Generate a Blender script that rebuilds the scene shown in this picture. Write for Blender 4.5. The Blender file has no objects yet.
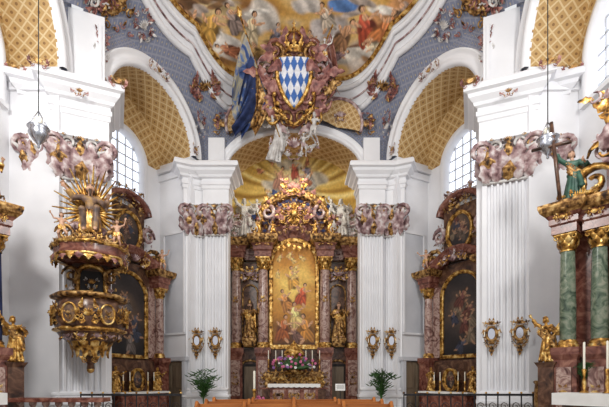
import bpy, bmesh, math, random
import numpy as np
from mathutils import Vector, Matrix
pi=math.pi
def lin(c):
    c=c/255.0
    return c/12.92 if c<=0.04045 else ((c+0.055)/1.055)**2.4
def C(r,g,b): return (lin(r),lin(g),lin(b))
scene=bpy.context.scene
try:
    scene.view_settings.view_transform='Standard'
except Exception: pass

# ---------------------------------------------------------------- materials
def newmat(name):
    m=bpy.data.materials.new(name); m.use_nodes=True
    nt=m.node_tree; b=nt.nodes['Principled BSDF']
    return m,nt,b
def mat_noise(name,cols,scale=4,rough=.6,metal=0,detail=4,dist=0,bump=0,stretch=(1,1,1),spec=.4,lo=.3,hi=.7):
    m,nt,b=newmat(name)
    tc=nt.nodes.new('ShaderNodeTexCoord'); mp=nt.nodes.new('ShaderNodeMapping')
    mp.inputs['Scale'].default_value=stretch
    n=nt.nodes.new('ShaderNodeTexNoise'); n.inputs['Scale'].default_value=scale
    n.inputs['Detail'].default_value=detail; n.inputs['Distortion'].default_value=dist
    r=nt.nodes.new('ShaderNodeValToRGB')
    nt.links.new(tc.outputs['Object'],mp.inputs[0]); nt.links.new(mp.outputs[0],n.inputs['Vector'])
    nt.links.new(n.outputs['Fac'],r.inputs['Fac'])
    e=r.color_ramp.elements
    k=len(cols)
    while len(e)<k: e.new(.5)
    for i,c in enumerate(cols):
        e[i].position=lo+(hi-lo)*i/max(1,k-1); e[i].color=(*c,1)
    nt.links.new(r.outputs[0],b.inputs['Base Color'])
    b.inputs['Roughness'].default_value=rough; b.inputs['Metallic'].default_value=metal
    b.inputs['Specular IOR Level'].default_value=spec
    if bump:
        bp=nt.nodes.new('ShaderNodeBump'); bp.inputs['Strength'].default_value=bump; bp.inputs['Distance'].default_value=.05
        nt.links.new(n.outputs['Fac'],bp.inputs['Height']); nt.links.new(bp.outputs[0],b.inputs['Normal'])
    return m
WHITE=mat_noise('white_plaster',[C(224,224,227),C(236,236,238)],.8,.75)
GREYP=mat_noise('grey_plaster',[C(192,194,200),C(205,207,212)],1.2,.75)
GOLD=mat_noise('gilding',[C(58,38,20),C(150,104,46),C(206,158,80),C(240,210,140)],6,.38,.6,bump=.7,lo=.33,hi=.66)
GOLDD=mat_noise('old_gilding',[C(48,32,22),C(120,84,44),C(176,134,78),C(214,178,118)],7,.45,.5,bump=.7,lo=.35,hi=.66)
MAUVE=mat_noise('mauve_stucco',[C(96,66,68),C(146,116,116),C(180,156,154),C(214,204,202)],4,.6,bump=.5,lo=.35,hi=.65)
ROSE=mat_noise('rose_stucco',[C(84,42,40),C(140,88,82),C(182,136,124)],4,.5,bump=.5,lo=.35,hi=.65)
REDM=mat_noise('red_marble',[C(74,38,32),C(122,74,62),C(158,112,94)],3,.25,dist=1.5)
PINKM=mat_noise('pink_marble',[C(88,58,54),C(140,106,98),C(190,164,152),C(112,74,68)],2.6,.22,dist=2)
GREENM=mat_noise('green_marble',[C(58,72,60),C(104,118,98),C(150,152,134)],3,.22,dist=2)
BROWNM=mat_noise('brown_marble',[C(44,30,24),C(88,60,46),C(130,98,76)],2.6,.28,dist=1.6)
WOOD=mat_noise('wood_door',[C(98,84,68),C(132,116,96)],6,.5,stretch=(1,1,.15))
PEW=mat_noise('pew_wood',[C(150,84,36),C(190,118,58)],6,.4,stretch=(.2,1,1))
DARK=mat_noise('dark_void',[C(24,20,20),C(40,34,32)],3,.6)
IRON=mat_noise('wrought_iron',[C(34,34,38),C(56,54,56)],9,.45,.5)
CLOTH=mat_noise('altar_linen',[C(226,224,220),C(240,239,236)],3,.85)
NAVY=mat_noise('blue_cloth',[C(18,26,52),C(46,62,108)],3,.8)
BLUEF=mat_noise('flag_blue',[C(28,42,84),C(60,88,142),C(170,160,130),C(80,110,160)],1.6,.7,dist=1,lo=.35,hi=.65)
LEAF=mat_noise('leaf_green',[C(28,56,24),C(62,98,44)],5,.5)
STAT=mat_noise('white_stucco',[C(150,142,136),C(196,192,188),C(222,220,216)],4,.6,bump=.3)
SKIN=mat_noise('painted_skin',[C(186,142,116),C(214,174,146)],5,.5)
HAIR=mat_noise('painted_hair',[C(50,34,24),C(88,62,40)],12,.6)
GREENR=mat_noise('green_robe',[C(30,60,54),C(70,108,90)],4,.45)
GREYR=mat_noise('grey_robe',[C(56,44,42),C(112,88,74),C(176,136,76)],4,.5)
FLOORM=mat_noise('floor_stone',[C(150,140,128),C(184,176,164)],1.5,.35)
TERRA=mat_noise('terracotta',[C(110,66,44),C(140,90,62)],6,.7)
SILVER=mat_noise('silver',[C(150,152,160),C(210,212,220)],9,.25,.9)
WAX=mat_noise('candle_wax',[C(236,230,210),C(246,242,228)],3,.5)
PINKF=mat_noise('pink_petals',[C(190,70,120),C(228,140,178)],20,.6)
VIOF=mat_noise('violet_petals',[C(120,70,140),C(180,130,190)],20,.6)
WHF=mat_noise('white_petals',[C(230,226,220),C(246,244,240)],20,.6)

def painted():
    m,nt,b=newmat('painted_fresco')
    a=nt.nodes.new('ShaderNodeAttribute'); a.attribute_name='Col'
    tc=nt.nodes.new('ShaderNodeTexCoord'); n=nt.nodes.new('ShaderNodeTexNoise'); n.inputs['Scale'].default_value=7; n.inputs['Detail'].default_value=5
    mr=nt.nodes.new('ShaderNodeMapRange'); mr.inputs[1].default_value=.3; mr.inputs[2].default_value=.7; mr.inputs[3].default_value=.78; mr.inputs[4].default_value=1.12
    mx=nt.nodes.new('ShaderNodeVectorMath'); mx.operation='SCALE'
    nt.links.new(tc.outputs['Object'],n.inputs['Vector']); nt.links.new(n.outputs['Fac'],mr.inputs[0])
    nt.links.new(a.outputs['Color'],mx.inputs[0]); nt.links.new(mr.outputs[0],mx.inputs['Scale'])
    nt.links.new(mx.outputs[0],b.inputs['Base Color']); b.inputs['Roughness'].default_value=.6
    return m
PAINT=painted()
def lattice(name,base,line,dot,lw=.09,dr=.14,rough=.5,metal=.2):
    m,nt,b=newmat(name); N=nt.nodes; L=nt.links
    a=N.new('ShaderNodeAttribute'); a.attribute_name='P2'
    s=N.new('ShaderNodeSeparateXYZ'); L.new(a.outputs['Vector'],s.inputs[0])
    def M(op,x,y=None):
        n=N.new('ShaderNodeMath'); n.operation=op
        for i,t in enumerate((x,y)):
            if t is None: continue
            if isinstance(t,(int,float)): n.inputs[i].default_value=t
            else: L.new(t,n.inputs[i])
        return n.outputs[0]
    p=M('ADD',s.outputs[0],s.outputs[1]); q=M('SUBTRACT',s.outputs[0],s.outputs[1])
    pp=M('PINGPONG',p,.5); qq=M('PINGPONG',q,.5)
    ln=M('LESS_THAN',M('MINIMUM',pp,qq),lw)
    dx=M('SUBTRACT',.5,pp); dy=M('SUBTRACT',.5,qq)
    dt=M('LESS_THAN',M('SQRT',M('ADD',M('MULTIPLY',dx,dx),M('MULTIPLY',dy,dy))),dr)
    m1=N.new('ShaderNodeMix'); m1.data_type='RGBA'; m1.inputs[6].default_value=(*base,1); m1.inputs[7].default_value=(*line,1); L.new(ln,m1.inputs[0])
    m2=N.new('ShaderNodeMix'); m2.data_type='RGBA'; L.new(m1.outputs[2],m2.inputs[6]); m2.inputs[7].default_value=(*dot,1); L.new(dt,m2.inputs[0])
    L.new(m2.outputs[2],b.inputs['Base Color']); b.inputs['Roughness'].default_value=rough; b.inputs['Metallic'].default_value=metal
    return m
LATT=lattice('gold_lattice',C(182,146,92),C(208,184,140),C(134,98,56),.08,.15,.6,0)
BLUEL=lattice('blue_lattice_vault',C(118,124,145),C(142,144,156),C(166,156,136),.10,.13,.7,0)
def emis(name,c,s):
    m,nt,b=newmat(name); b.inputs['Base Color'].default_value=(*c,1)
    b.inputs['Emission Color'].default_value=(*c,1); b.inputs['Emission Strength'].default_value=s
    return m
GLASS=emis('daylit_window_glass',(.84,.90,1),1.3)
MIRR,_,bb=newmat('mirror_glass'); bb.inputs['Metallic'].default_value=1; bb.inputs['Roughness'].default_value=.15; bb.inputs['Base Color'].default_value=(.6,.6,.65,1)

# ---------------------------------------------------------------- mesh builder
def ico():
    bm=bmesh.new(); bmesh.ops.create_icosphere(bm,subdivisions=2,radius=1)
    v=[tuple(x.co) for x in bm.verts]; f=[tuple(w.index for w in x.verts) for x in bm.faces]; bm.free(); return v,f
ICO=ico()
T=Matrix.Translation
def R(a,ax='Z'): return Matrix.Rotation(a,4,ax)
def S(x,y=None,z=None):
    if y is None: y=z=x
    return Matrix.Diagonal((x,y,z,1))
class MB:
    def __init__(s,name):
        s.name=name; s.v=[]; s.f=[]; s.mi=[]; s.sm=[]; s.mats=[]; s.c=[]; s.p=[]; s.M=Matrix(); s.paint=False; s.uv=False; s.kids=[]
    def add(s,vs,fs,mat,smooth=True,cols=None,uvs=None):
        if mat not in s.mats: s.mats.append(mat)
        k=s.mats.index(mat); b=len(s.v); M=s.M
        A=np.array([tuple(v) for v in vs],dtype=float)
        MM=np.array(M); A=A@MM[:3,:3].T+MM[:3,3]
        s.v.extend(map(tuple,A.tolist()))
        s.f.extend(tuple(b+i for i in f) for f in fs)
        s.mi.extend([k]*len(fs)); s.sm.extend([smooth]*len(fs))
        if cols is not None: s.paint=True; s.c.extend(map(tuple,cols))
        else: s.c.extend([(1,1,1)]*len(vs))
        if uvs is not None: s.uv=True; s.p.extend(uvs)
        else: s.p.extend([(0,0)]*len(vs))
    def box(s,c,d,mat,rz=0,bev=0):
        x,y,z=[i/2 for i in d]
        V=[(a*x,b*y,e*z) for a in(-1,1) for b in(-1,1) for e in(-1,1)]
        o=s.M; s.M=o@T(c)@R(rz)
        s.add(V,[(0,1,3,2),(4,6,7,5),(0,4,5,1),(2,3,7,6),(0,2,6,4),(1,5,7,3)],mat,False); s.M=o
    def grid(s,fn,nu,nv,mat,smooth=True,cols=None,uvs=None):
        V=[fn(i/nu,j/nv) for j in range(nv+1) for i in range(nu+1)]
        F=[(j*(nu+1)+i,j*(nu+1)+i+1,(j+1)*(nu+1)+i+1,(j+1)*(nu+1)+i) for j in range(nv) for i in range(nu)]
        s.add(V,F,mat,smooth,cols,uvs)
    def lathe(s,prof,mat,seg=20,c=(0,0,0),sx=1,sy=1,smooth=True,a0=0,a1=2*pi,wave=None):
        V=[];n=len(prof); full=abs(a1-a0-2*pi)<1e-6; m=seg if full else seg+1
        for i in range(m):
            a=a0+(a1-a0)*i/seg
            w=1 if wave is None else wave(a)
            for r,z in prof: V.append((c[0]+r*w*sx*math.cos(a),c[1]+r*w*sy*math.sin(a),c[2]+z))
        F=[]
        for i in range(seg):
            a=i*n; b=((i+1)%m)*n
            for j in range(n-1): F.append((a+j,b+j,b+j+1,a+j+1))
        s.add(V,F,mat,smooth)
    def rect_sweep(s,w,d,prof,mat,c=(0,0,0)):
        V=[];n=len(prof)
        for o,z in prof:
            for sx,sy in((-1,-1),(1,-1),(1,1),(-1,1)): V.append((c[0]+sx*(w/2+o),c[1]+sy*(d/2+o),c[2]+z))
        F=[]
        for i in range(n-1):
            for k in range(4):
                F.append((i*4+k,i*4+(k+1)%4,i*4+4+(k+1)%4,i*4+4+k))
        F.append((3,2,1,0)); F.append(tuple((n-1)*4+k for k in range(4)))
        s.add(V,F,mat,False)
    def tube(s,pts,rad,mat,seg=6,flat=1):
        pts=[Vector(p) for p in pts]; n=len(pts)
        if not hasattr(rad,'__len__'): rad=[rad]*n
        V=[];up=None
        for i in range(n):
            t=(pts[min(n-1,i+1)]-pts[max(0,i-1)])
            if t.length<1e-9: t=Vector((0,0,1))
            t.normalize()
            if up is None:
                up=Vector((0,1,0)) if abs(t.y)<.9 else Vector((1,0,0))
            a=(up-t*up.dot(t)).normalized(); b=t.cross(a); up=a
            for k in range(seg):
                q=2*pi*k/seg; V.append(pts[i]+(a*math.cos(q)*flat+b*math.sin(q))*rad[i])
        F=[(i*seg+k,i*seg+(k+1)%seg,(i+1)*seg+(k+1)%seg,(i+1)*seg+k) for i in range(n-1) for k in range(seg)]
        F.append(tuple(range(seg))[::-1]); F.append(tuple((n-1)*seg+k for k in range(seg)))
        s.add(V,F,mat,True)
    def sweep2(s,path,prof,mat,smooth=False,closed=False):
        n=len(path);V=[];m=len(prof)
        for i in range(n):
            if closed: a=path[(i-1)%n]; b=path[(i+1)%n]
            else: a=path[max(0,i-1)]; b=path[min(n-1,i+1)]
            tx,tz=b[0]-a[0],b[1]-a[1]; l=math.hypot(tx,tz) or 1
            nx,nz=-tz/l,tx/l
            for o,y in prof: V.append((path[i][0]+nx*o,y,path[i][1]+nz*o))
        F=[]
        for i in range(n if closed else n-1):
            k=(i+1)%n
            for j in range(m-1): F.append((i*m+j,k*m+j,k*m+j+1,i*m+j+1))
        s.add(V,F,mat,smooth)
    def blob(s,c,r,mat):
        if not hasattr(r,'__len__'): r=(r,r,r)
        s.add([(c[0]+v[0]*r[0],c[1]+v[1]*r[1],c[2]+v[2]*r[2]) for v in ICO[0]],ICO[1],mat)
    def scroll(s,c,r,mat,sx=1,sz=1,th=.18,turns=1.35,rot=0,n=18):
        P=[];Q=[]
        for i in range(n):
            t=i/(n-1); a=t*turns*2*pi; rr=r*(1-.82*t)
            x=rr*math.cos(a)*sx; z=rr*math.sin(a)*sz
            P.append((c[0]+x*math.cos(rot)-z*math.sin(rot),c[1]-r*.25*t,c[2]+x*math.sin(rot)+z*math.cos(rot))); Q.append(r*th*(1.1-.6*t)*(.35+.65*min(1,t*5)))
        s.tube(P,Q,mat,5)
    def leaf(s,c,ang,L,W,mat,curl=.35,n=6):
        V=[]
        ca,sa=math.cos(ang),math.sin(ang)
        for i in range(n+1):
            t=i/n; w=W*(math.sin(pi*(t**.75))+.06)*(1+.25*math.sin(t*16)); 
            for j in(-1,0,1):
                x=j*w/2; z=t*L; y=-L*curl*math.sin(t*pi*.6)*(1) -(.12*W if j==0 else 0)
                V.append((c[0]+x*ca-z*sa*1.0,c[1]+y,c[2]+x*sa+z*ca))
        F=[(i*3+j,i*3+j+1,i*3+j+4,i*3+j+3) for i in range(n) for j in(0,1)]
        s.add(V,F,mat)
    def ornament(s,c,w,h,m1,m2,seed=0,n=8,th=.2):
        rn=random.Random(seed)
        for i in range(n):
            t=(i+.5)/n; x=w/2*rn.uniform(.08,1); lim=math.sqrt(max(0,1-(2*x/w)**2))
            z=h*(rn.uniform(-.5,.5))*max(.3,lim); r=min(w,h)*rn.uniform(.09,.19)
            y=-rn.uniform(0,.12)*min(w,h); rot=rn.uniform(0,6.28); mm=m1 if rn.random()<.6 else m2
            tn=rn.uniform(.9,1.4); la=rn.uniform(-2.4,.3); ll=r*rn.uniform(1.3,2.2)
            m3=m2 if rn.random()<.5 else m1
            for sg in(1,-1):
                s.scroll((c[0]+sg*x,c[1]+y,c[2]+z),r,mm,sx=sg,th=th,turns=tn,rot=sg*rot,n=13)
                s.leaf((c[0]+sg*x,c[1]+y,c[2]+z),sg*la,ll,r*.8,m3)
        for k in range(-3,4):
            s.leaf((c[0],c[1]-.02,c[2]-h*.1),k*.33,min(w,h)*.42,min(w,h)*.12,m2,.25)
    def at(s,M): 
        o=s.M; s.M=o@M; return o
    def build(s,M=Matrix(),parent=None):
        me=bpy.data.meshes.new(s.name); me.from_pydata(s.v,[],s.f)
        for m in s.mats: me.materials.append(m)
        me.polygons.foreach_set('material_index',s.mi); me.polygons.foreach_set('use_smooth',s.sm)
        if s.paint:
            a=me.color_attributes.new('Col','FLOAT_COLOR','POINT')
            arr=np.ones((len(s.v),4)); arr[:,:3]=np.array(s.c); a.data.foreach_set('color',arr.ravel())
        if s.uv:
            a=me.attributes.new('P2','FLOAT_VECTOR','POINT')
            arr=np.zeros((len(s.v),3)); arr[:,:2]=np.array(s.p); a.data.foreach_set('vector',arr.ravel())
        me.update()
        o=bpy.data.objects.new(s.name,me); scene.collection.objects.link(o); o.matrix_world=M
        for nm,mesh,mats,KM in s.kids:
            mm=mesh.copy(); k=len(mm.polygons); idx=np.empty(k,dtype=np.int32); mm.polygons.foreach_get('material_index',idx)
            mm.materials.clear()
            for x in mats: mm.materials.append(x)
            mm.polygons.foreach_set('material_index',idx)
            ko=bpy.data.objects.new(nm,mm); scene.collection.objects.link(ko); ko.parent=o; ko.matrix_basis=KM
        return o
    def kid(s,nm,mesh,mats,M): s.kids.append((nm,mesh,mats,s.M@M))

# ---------------------------------------------------------------- painting of frescoes / canvases
def sn(U,V,f,seed):
    rn=random.Random(seed); o=np.zeros_like(U)
    for k in range(7):
        a=rn.uniform(0,6.28); ff=f*rn.uniform(.6,2.2); o+=np.sin((U*math.cos(a)+V*math.sin(a))*ff+rn.uniform(0,6.28)+1.2*np.sin(V*ff*.6+k))/(1+.3*k)
    return o/3.5
class Painter:
    def __init__(s,bg): s.bg=bg; s.b=[]
    def blob(s,x,y,rx,ry,a,c,soft=.5,wob=.25): s.b.append((x,y,rx,ry,a,np.array(c),soft,wob))
    def person(s,x,y,h,a,robe,skin=C(206,158,120),hair=C(70,46,28),flip=1):
        def q(dx,dy): return x+h*(dx*flip*math.cos(a)-dy*math.sin(a)), y+h*(dx*flip*math.sin(a)+dy*math.cos(a))
        dk=[v*.35 for v in robe]
        s.blob(*q(.02,-.2),.25*h,.36*h,a,dk,.5)
        s.blob(*q(.12,-.3),.13*h,.2*h,a+.5*flip,robe,.2,.3)
        s.blob(*q(-.08,-.32),.12*h,.24*h,a-.25*flip,[v*.75 for v in robe],.2,.3)
        s.blob(*q(.2,-.46),.05*h,.12*h,a+.9*flip,skin,.3,.1)
        s.blob(*q(0,.06),.12*h,.17*h,a+.1*flip,[min(1,v*1.3+.02) for v in robe],.2)
        s.blob(*q(.03,.14),.07*h,.08*h,a,skin,.3,.1)
        s.blob(*q(.2,.13),.15*h,.038*h,a+.5*flip,skin,.25,.1); s.blob(*q(-.17,.04),.13*h,.04*h,a-.7*flip,skin,.25,.1)
        s.blob(*q(0,.335),.075*h,.085*h,a,hair,.25,.1); s.blob(*q(.018,.315),.052*h,.066*h,a,skin,.25,.05)
    def ev(s,U,V):
        U=np.asarray(U,float);V=np.asarray(V,float); Cc=s.bg(U,V)
        for i,(x,y,rx,ry,a,c,soft,w) in enumerate(s.b):
            du=(U-x)*math.cos(a)+(V-y)*math.sin(a); dv=-(U-x)*math.sin(a)+(V-y)*math.cos(a)
            du/=rx; dv/=ry; d=du*du+dv*dv+w*np.sin(du*5+dv*3+i)*.6
            al=np.clip((1.05-d)/soft,0,1)[:,None]
            sh=(1+.3*(dv*.5-du*.5)+.3*np.sin(du*7+dv*2.5+i))[:,None]
            Cc=Cc*(1-al)+np.clip(c[None,:]*sh,0,1)*al
        return np.clip(Cc,0,1)
def mixn(n,cols):
    n=np.clip(n,0,.9999)*(len(cols)-1); i=n.astype(int); t=(n-i)[:,None]; A=np.array(cols)
    return A[i]*(1-t)+A[i+1]*t

# ---------------------------------------------------------------- human figures
def capsule(bm,p0,p1,r0,r1,seg=10):
    p0=Vector(p0);p1=Vector(p1); d=p1-p0
    if d.length<1e-4: d=Vector((0,0,1e-3)); p1=p0+d
    t=d.normalized(); u=Vector((0,1,0)) if abs(t.y)<.9 else Vector((1,0,0)); a=(u-t*u.dot(t)).normalized(); b=t.cross(a)
    rings=[]
    for c,r,A in((p0,r0,(-80,-50,-20)),(p1,r1,(20,50,80))):
        for g in A:
            g=math.radians(g); rings.append([bm.verts.new(c+t*r*math.sin(g)+(a*math.cos(2*pi*k/seg)+b*math.sin(2*pi*k/seg))*r*math.cos(g)) for k in range(seg)])
    for i in range(len(rings)-1):
        for k in range(seg): bm.faces.new((rings[i][k],rings[i][(k+1)%seg],rings[i+1][(k+1)%seg],rings[i+1][k]))
    bm.faces.new(rings[0][::-1]); bm.faces.new(rings[-1])
def figure(nm,elL=(-.34,-.05,1.15),wrL=(-.30,-.3,1.2),elR=(.34,-.05,1.15),wrR=(.30,-.3,1.2),seated=False,nude=False,mitre=False,beard=False,lean=0,vox=.016,leg=0,head=0):
    P=[]
    def cp(a,b,ra,rb,m): P.append((Vector(a),Vector(b),ra,rb,m))
    hx=head
    hs=1.18 if nude else 1
    H=Vector((hx*.4+lean,-.03,1.62))
    cp(H+Vector((0,0,0)),H+Vector((0,.015,.05)),.085*hs,.092*hs,0)
    cp(H+Vector((hx*.2,-.045*hs,-.06)),H+Vector((0,-.03,-.02)),.045*hs,.07*hs,0)
    cp(H+Vector((hx*.2,-.095*hs,-.02)),H+Vector((0,-.085*hs,.03)),.018,.012,0)
    for sg in(-1,1):
        cp(H+Vector((sg*.088*hs,.0,-.015)),H+Vector((sg*.088*hs,.0,.015)),.018,.02,0)
        cp(H+Vector((sg*.05,.03,.08)),H+Vector((sg*.085,.05,-.06)),.05*hs,.045*hs,2)
    cp(H+Vector((0,.03,.085)),H+Vector((0,.07,-.05)),.075*hs,.06*hs,2)
    cp(H+Vector((-.04,-.05,.09)),H+Vector((.04,-.05,.09)),.03,.03,2)
    if beard: cp(H+Vector((0,-.08,-.08)),H+Vector((0,-.09,-.2)),.05,.03,2)
    if mitre:
        cp(H+Vector((0,0,.1)),H+Vector((0,0,.2)),.1,.09,1); cp(H+Vector((0,0,.2)),H+Vector((0,0,.34)),.09,.02,1)
    cp((lean,0,1.4),H+Vector((0,.01,-.05)),.06,.052,0)
    bm_=0 if nude else 1
    cp((lean-.1,0,1.32),(lean+.1,0,1.32),.115,.115,bm_); cp((lean*.5,0,1.2),(0,0,1.02),.14,.135,bm_); cp((-.07,0,.94),(.07,0,.94),.14,.14,bm_)
    if nude: cp((0,-.05,1.05),(0,-.04,1.0),.13,.13,0)
    for sg,el,wr in((-1,elL,wrL),(1,elR,wrR)):
        sh=Vector((lean+sg*.19,0,1.37)); el=Vector(el);wr=Vector(wr)
        cp(sh,el,.065,.048,bm_); 
        if not nude:
            cp(sh,el,.085,.08,1); cp(el,el+(wr-el)*.5,.075,.085,1); cp(el+Vector((0,.02,-.02)),el+(wr-el)*.35+Vector((0,.02,-.2)),.05,.03,1)
        cp(el,wr,.046,.032,0)
        d=(wr-el).normalized(); s_=d.cross(Vector((0,1,0)) if abs(d.y)<.8 else Vector((0,0,1))).normalized(); q=d.cross(s_)
        cp(wr,wr+d*.07,.034,.036,0)
        for k in range(4):
            o=s_*(-.042+.028*k); L=(.06,.075,.08,.065)[k]
            b0=wr+d*.085+o; b1=b0+d*L*.6+o*.3; cp(b0,b1,.015,.014,0); cp(b1,b1+d*L*.3+q*.03,.014,.012,0)
        cp(wr+d*.02+s_*.035,wr+d*.07+s_*.075,.017,.014,0)
    if seated:
        for sg in(-1,1):
            k=(sg*.17,-.46,.92+.04*sg); f=(sg*.14,-.42-.06*sg,.42)
            cp((sg*.1,0,.92),k,.12,.095,1); cp(k,f,.09,.09,1); cp(f,(f[0],f[1]-.14,f[2]-.06),.05,.035,0)
        for i in range(6):
            x=-.16+.064*i; cp((x,-.4,.88),(x*1.5,-.38,.34+.05*(i%2)),.06,.055,3)
            cp((x,-.15,.86),(x*1.3,-.1,.4),.1,.12,1)
    elif nude:
        for sg in(-1,1):
            k=Vector((sg*(.14+.06*leg),-.1-.22*leg*(sg>0),.56)); f=Vector((sg*.16+.12*leg,.02+.25*leg*(sg<0),.14))
            cp((sg*.08,0,.9),k,.115,.075,0); cp(k,f,.07,.042,0); cp(f+Vector((0,.03,-.05)),f+Vector((0,-.13,-.08)),.04,.03,0)
        for i in range(7): cp((-.16+.05*i,-.1,.98+.03*math.sin(i)),(-.2+.066*i,-.13,.74+.04*(i%2)),.05,.035,1)
    else:
        cp((0,0,.95),(0,.02,.2),.15,.22,1)
        for i in range(12):
            a=2*pi*i/12+.2; rr=.27+.04*math.sin(i*2.7)
            cp((.12*math.cos(a),.1*math.sin(a),1.0),(rr*math.cos(a),rr*.85*math.sin(a),.06),.05,.062,1)
        cp((.1,-.12,.95),(.16,-.28,.5),.08,.09,1)
        for i in range(4): cp((-.2,-.06-.02*i,1.33-.1*i),(.2,-.13,.98-.11*i),.045,.05,3)
        for i in range(4): cp((.16+.03*i,.1-.05*i,1.3),(.3,.12-.07*i,.35+.06*i),.05,.06,3)
        for sg in(-1,1): cp((sg*.1,-.22,.04),(sg*.12,-.33,.03),.045,.035,0)
    bm=bmesh.new()
    for a,b,ra,rb,m in P: capsule(bm,a,b,ra,rb)
    me=bpy.data.meshes.new(nm); bm.to_mesh(me); bm.free()
    o=bpy.data.objects.new(nm,me); scene.collection.objects.link(o)
    md=o.modifiers.new('r','REMESH'); md.mode='VOXEL'; md.voxel_size=vox
    sm=o.modifiers.new('s','SMOOTH'); sm.factor=.5; sm.iterations=1
    dg=bpy.context.evaluated_depsgraph_get(); out=bpy.data.meshes.new_from_object(o.evaluated_get(dg))
    bpy.data.objects.remove(o)
    n=len(out.polygons); Cn=np.empty(n*3); out.polygons.foreach_get('center',Cn); Cn=Cn.reshape(-1,3)
    best=np.full(n,9.);mi=np.zeros(n,dtype=np.int32)
    for a,b,ra,rb,m in P:
        a=np.array(a);b=np.array(b);d=b-a; t=np.clip(((Cn-a)@d)/max(1e-9,d@d),0,1)
        dd=np.abs(np.linalg.norm(Cn-(a+t[:,None]*d),axis=1)-(ra+(rb-ra)*t)); k=dd<best; best[k]=dd[k]; mi[k]=m
    out.materials.clear()
    for i in range(4): out.materials.append(None)
    out.polygons.foreach_set('material_index',mi); out.polygons.foreach_set('use_smooth',[True]*n)
    return out
F_STAND=figure('f1',wrL=(-.12,-.3,1.22),elR=(.4,-.1,1.2),wrR=(.5,-.3,1.35),head=.05)
F_BISH=figure('f2',wrL=(-.28,-.32,1.3),elR=(.42,-.08,1.25),wrR=(.46,-.2,1.55),mitre=True,beard=True)
F_RAISE=figure('f3',elL=(-.42,-.05,1.5),wrL=(-.55,-.1,1.75),elR=(.38,-.1,1.15),wrR=(.2,-.34,1.25),head=-.08,lean=-.04)
F_SEAT=figure('f4',seated=True,elL=(-.42,-.08,1.3),wrL=(-.58,-.2,1.5),elR=(.38,-.12,1.15),wrR=(.45,-.35,1.3),beard=True)
F_PUT=figure('f5',nude=True,elL=(-.4,-.05,1.35),wrL=(-.55,-.15,1.55),elR=(.38,-.1,1.2),wrR=(.5,-.3,1.25),leg=1,vox=.02)
F_PUT2=figure('f6',nude=True,elL=(-.36,-.1,1.2),wrL=(-.3,-.32,1.3),elR=(.42,-.05,1.45),wrR=(.5,-.1,1.7),leg=.5,vox=.02)
ALLG=[GOLD,GOLD,GOLD,GOLDD]; ALLW=[STAT,STAT,STAT,STAT]
def wings(mb,mat,s=1):
    for sg in(-1,1):
        for k in range(8):
            mb.leaf((sg*.1*s,.14*s,1.25*s+.02*k*s),-sg*(.45+.2*k),(.72-.05*k)*s,.14*s,mat,-.12)

# ---------------------------------------------------------------- architecture helpers
ZC0,ZC1,ZE=8.55,10.05,12.1
def arch_pts(hw,zs,rise,n=32,z0=None):
    p=[(-hw*math.cos(pi*i/n),zs+rise*math.sin(pi*i/n)) for i in range(n+1)]
    if z0 is not None: p=[(-hw,z0)]+p+[(hw,z0)]
    return p
def plate(mb,x0,x1,z0,zt,hw,zs,rise,y,mat,mside=None,cx=0):
    mside=mside or mat; q=3.4
    for a,b in((x0,cx-hw),(cx+hw,x1)):
        mb.add([(a,y,z0),(b,y,z0),(b,y,zs),(a,y,zs)],[(0,1,2,3)],mside,False)
        mb.add([(a,y,zs),(b,y,zs),(b,y,zt),(a,y,zt)],[(0,1,2,3)],mat,False,uvs=[(a*q,zs*q),(b*q,zs*q),(b*q,zt*q),(a*q,zt*q)])
    P=arch_pts(hw,zs,rise)
    V=[];F=[];U=[]
    for i,(x,z) in enumerate(P):
        V+= [(cx+x,y,z),(cx+x,y,zt)]; U+=[(q*(cx+x),q*z),(q*(cx+x),q*zt)]
        if i: F.append((2*i-2,2*i,2*i+1,2*i-1))
    mb.add(V,F,mat,False,uvs=U)
BAND=[(.0,.05),(.0,-.14),(.08,-.2),(.2,-.2),(.26,-.12),(.42,-.12),(.5,-.2),(.56,-.2),(.6,0)]
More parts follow.
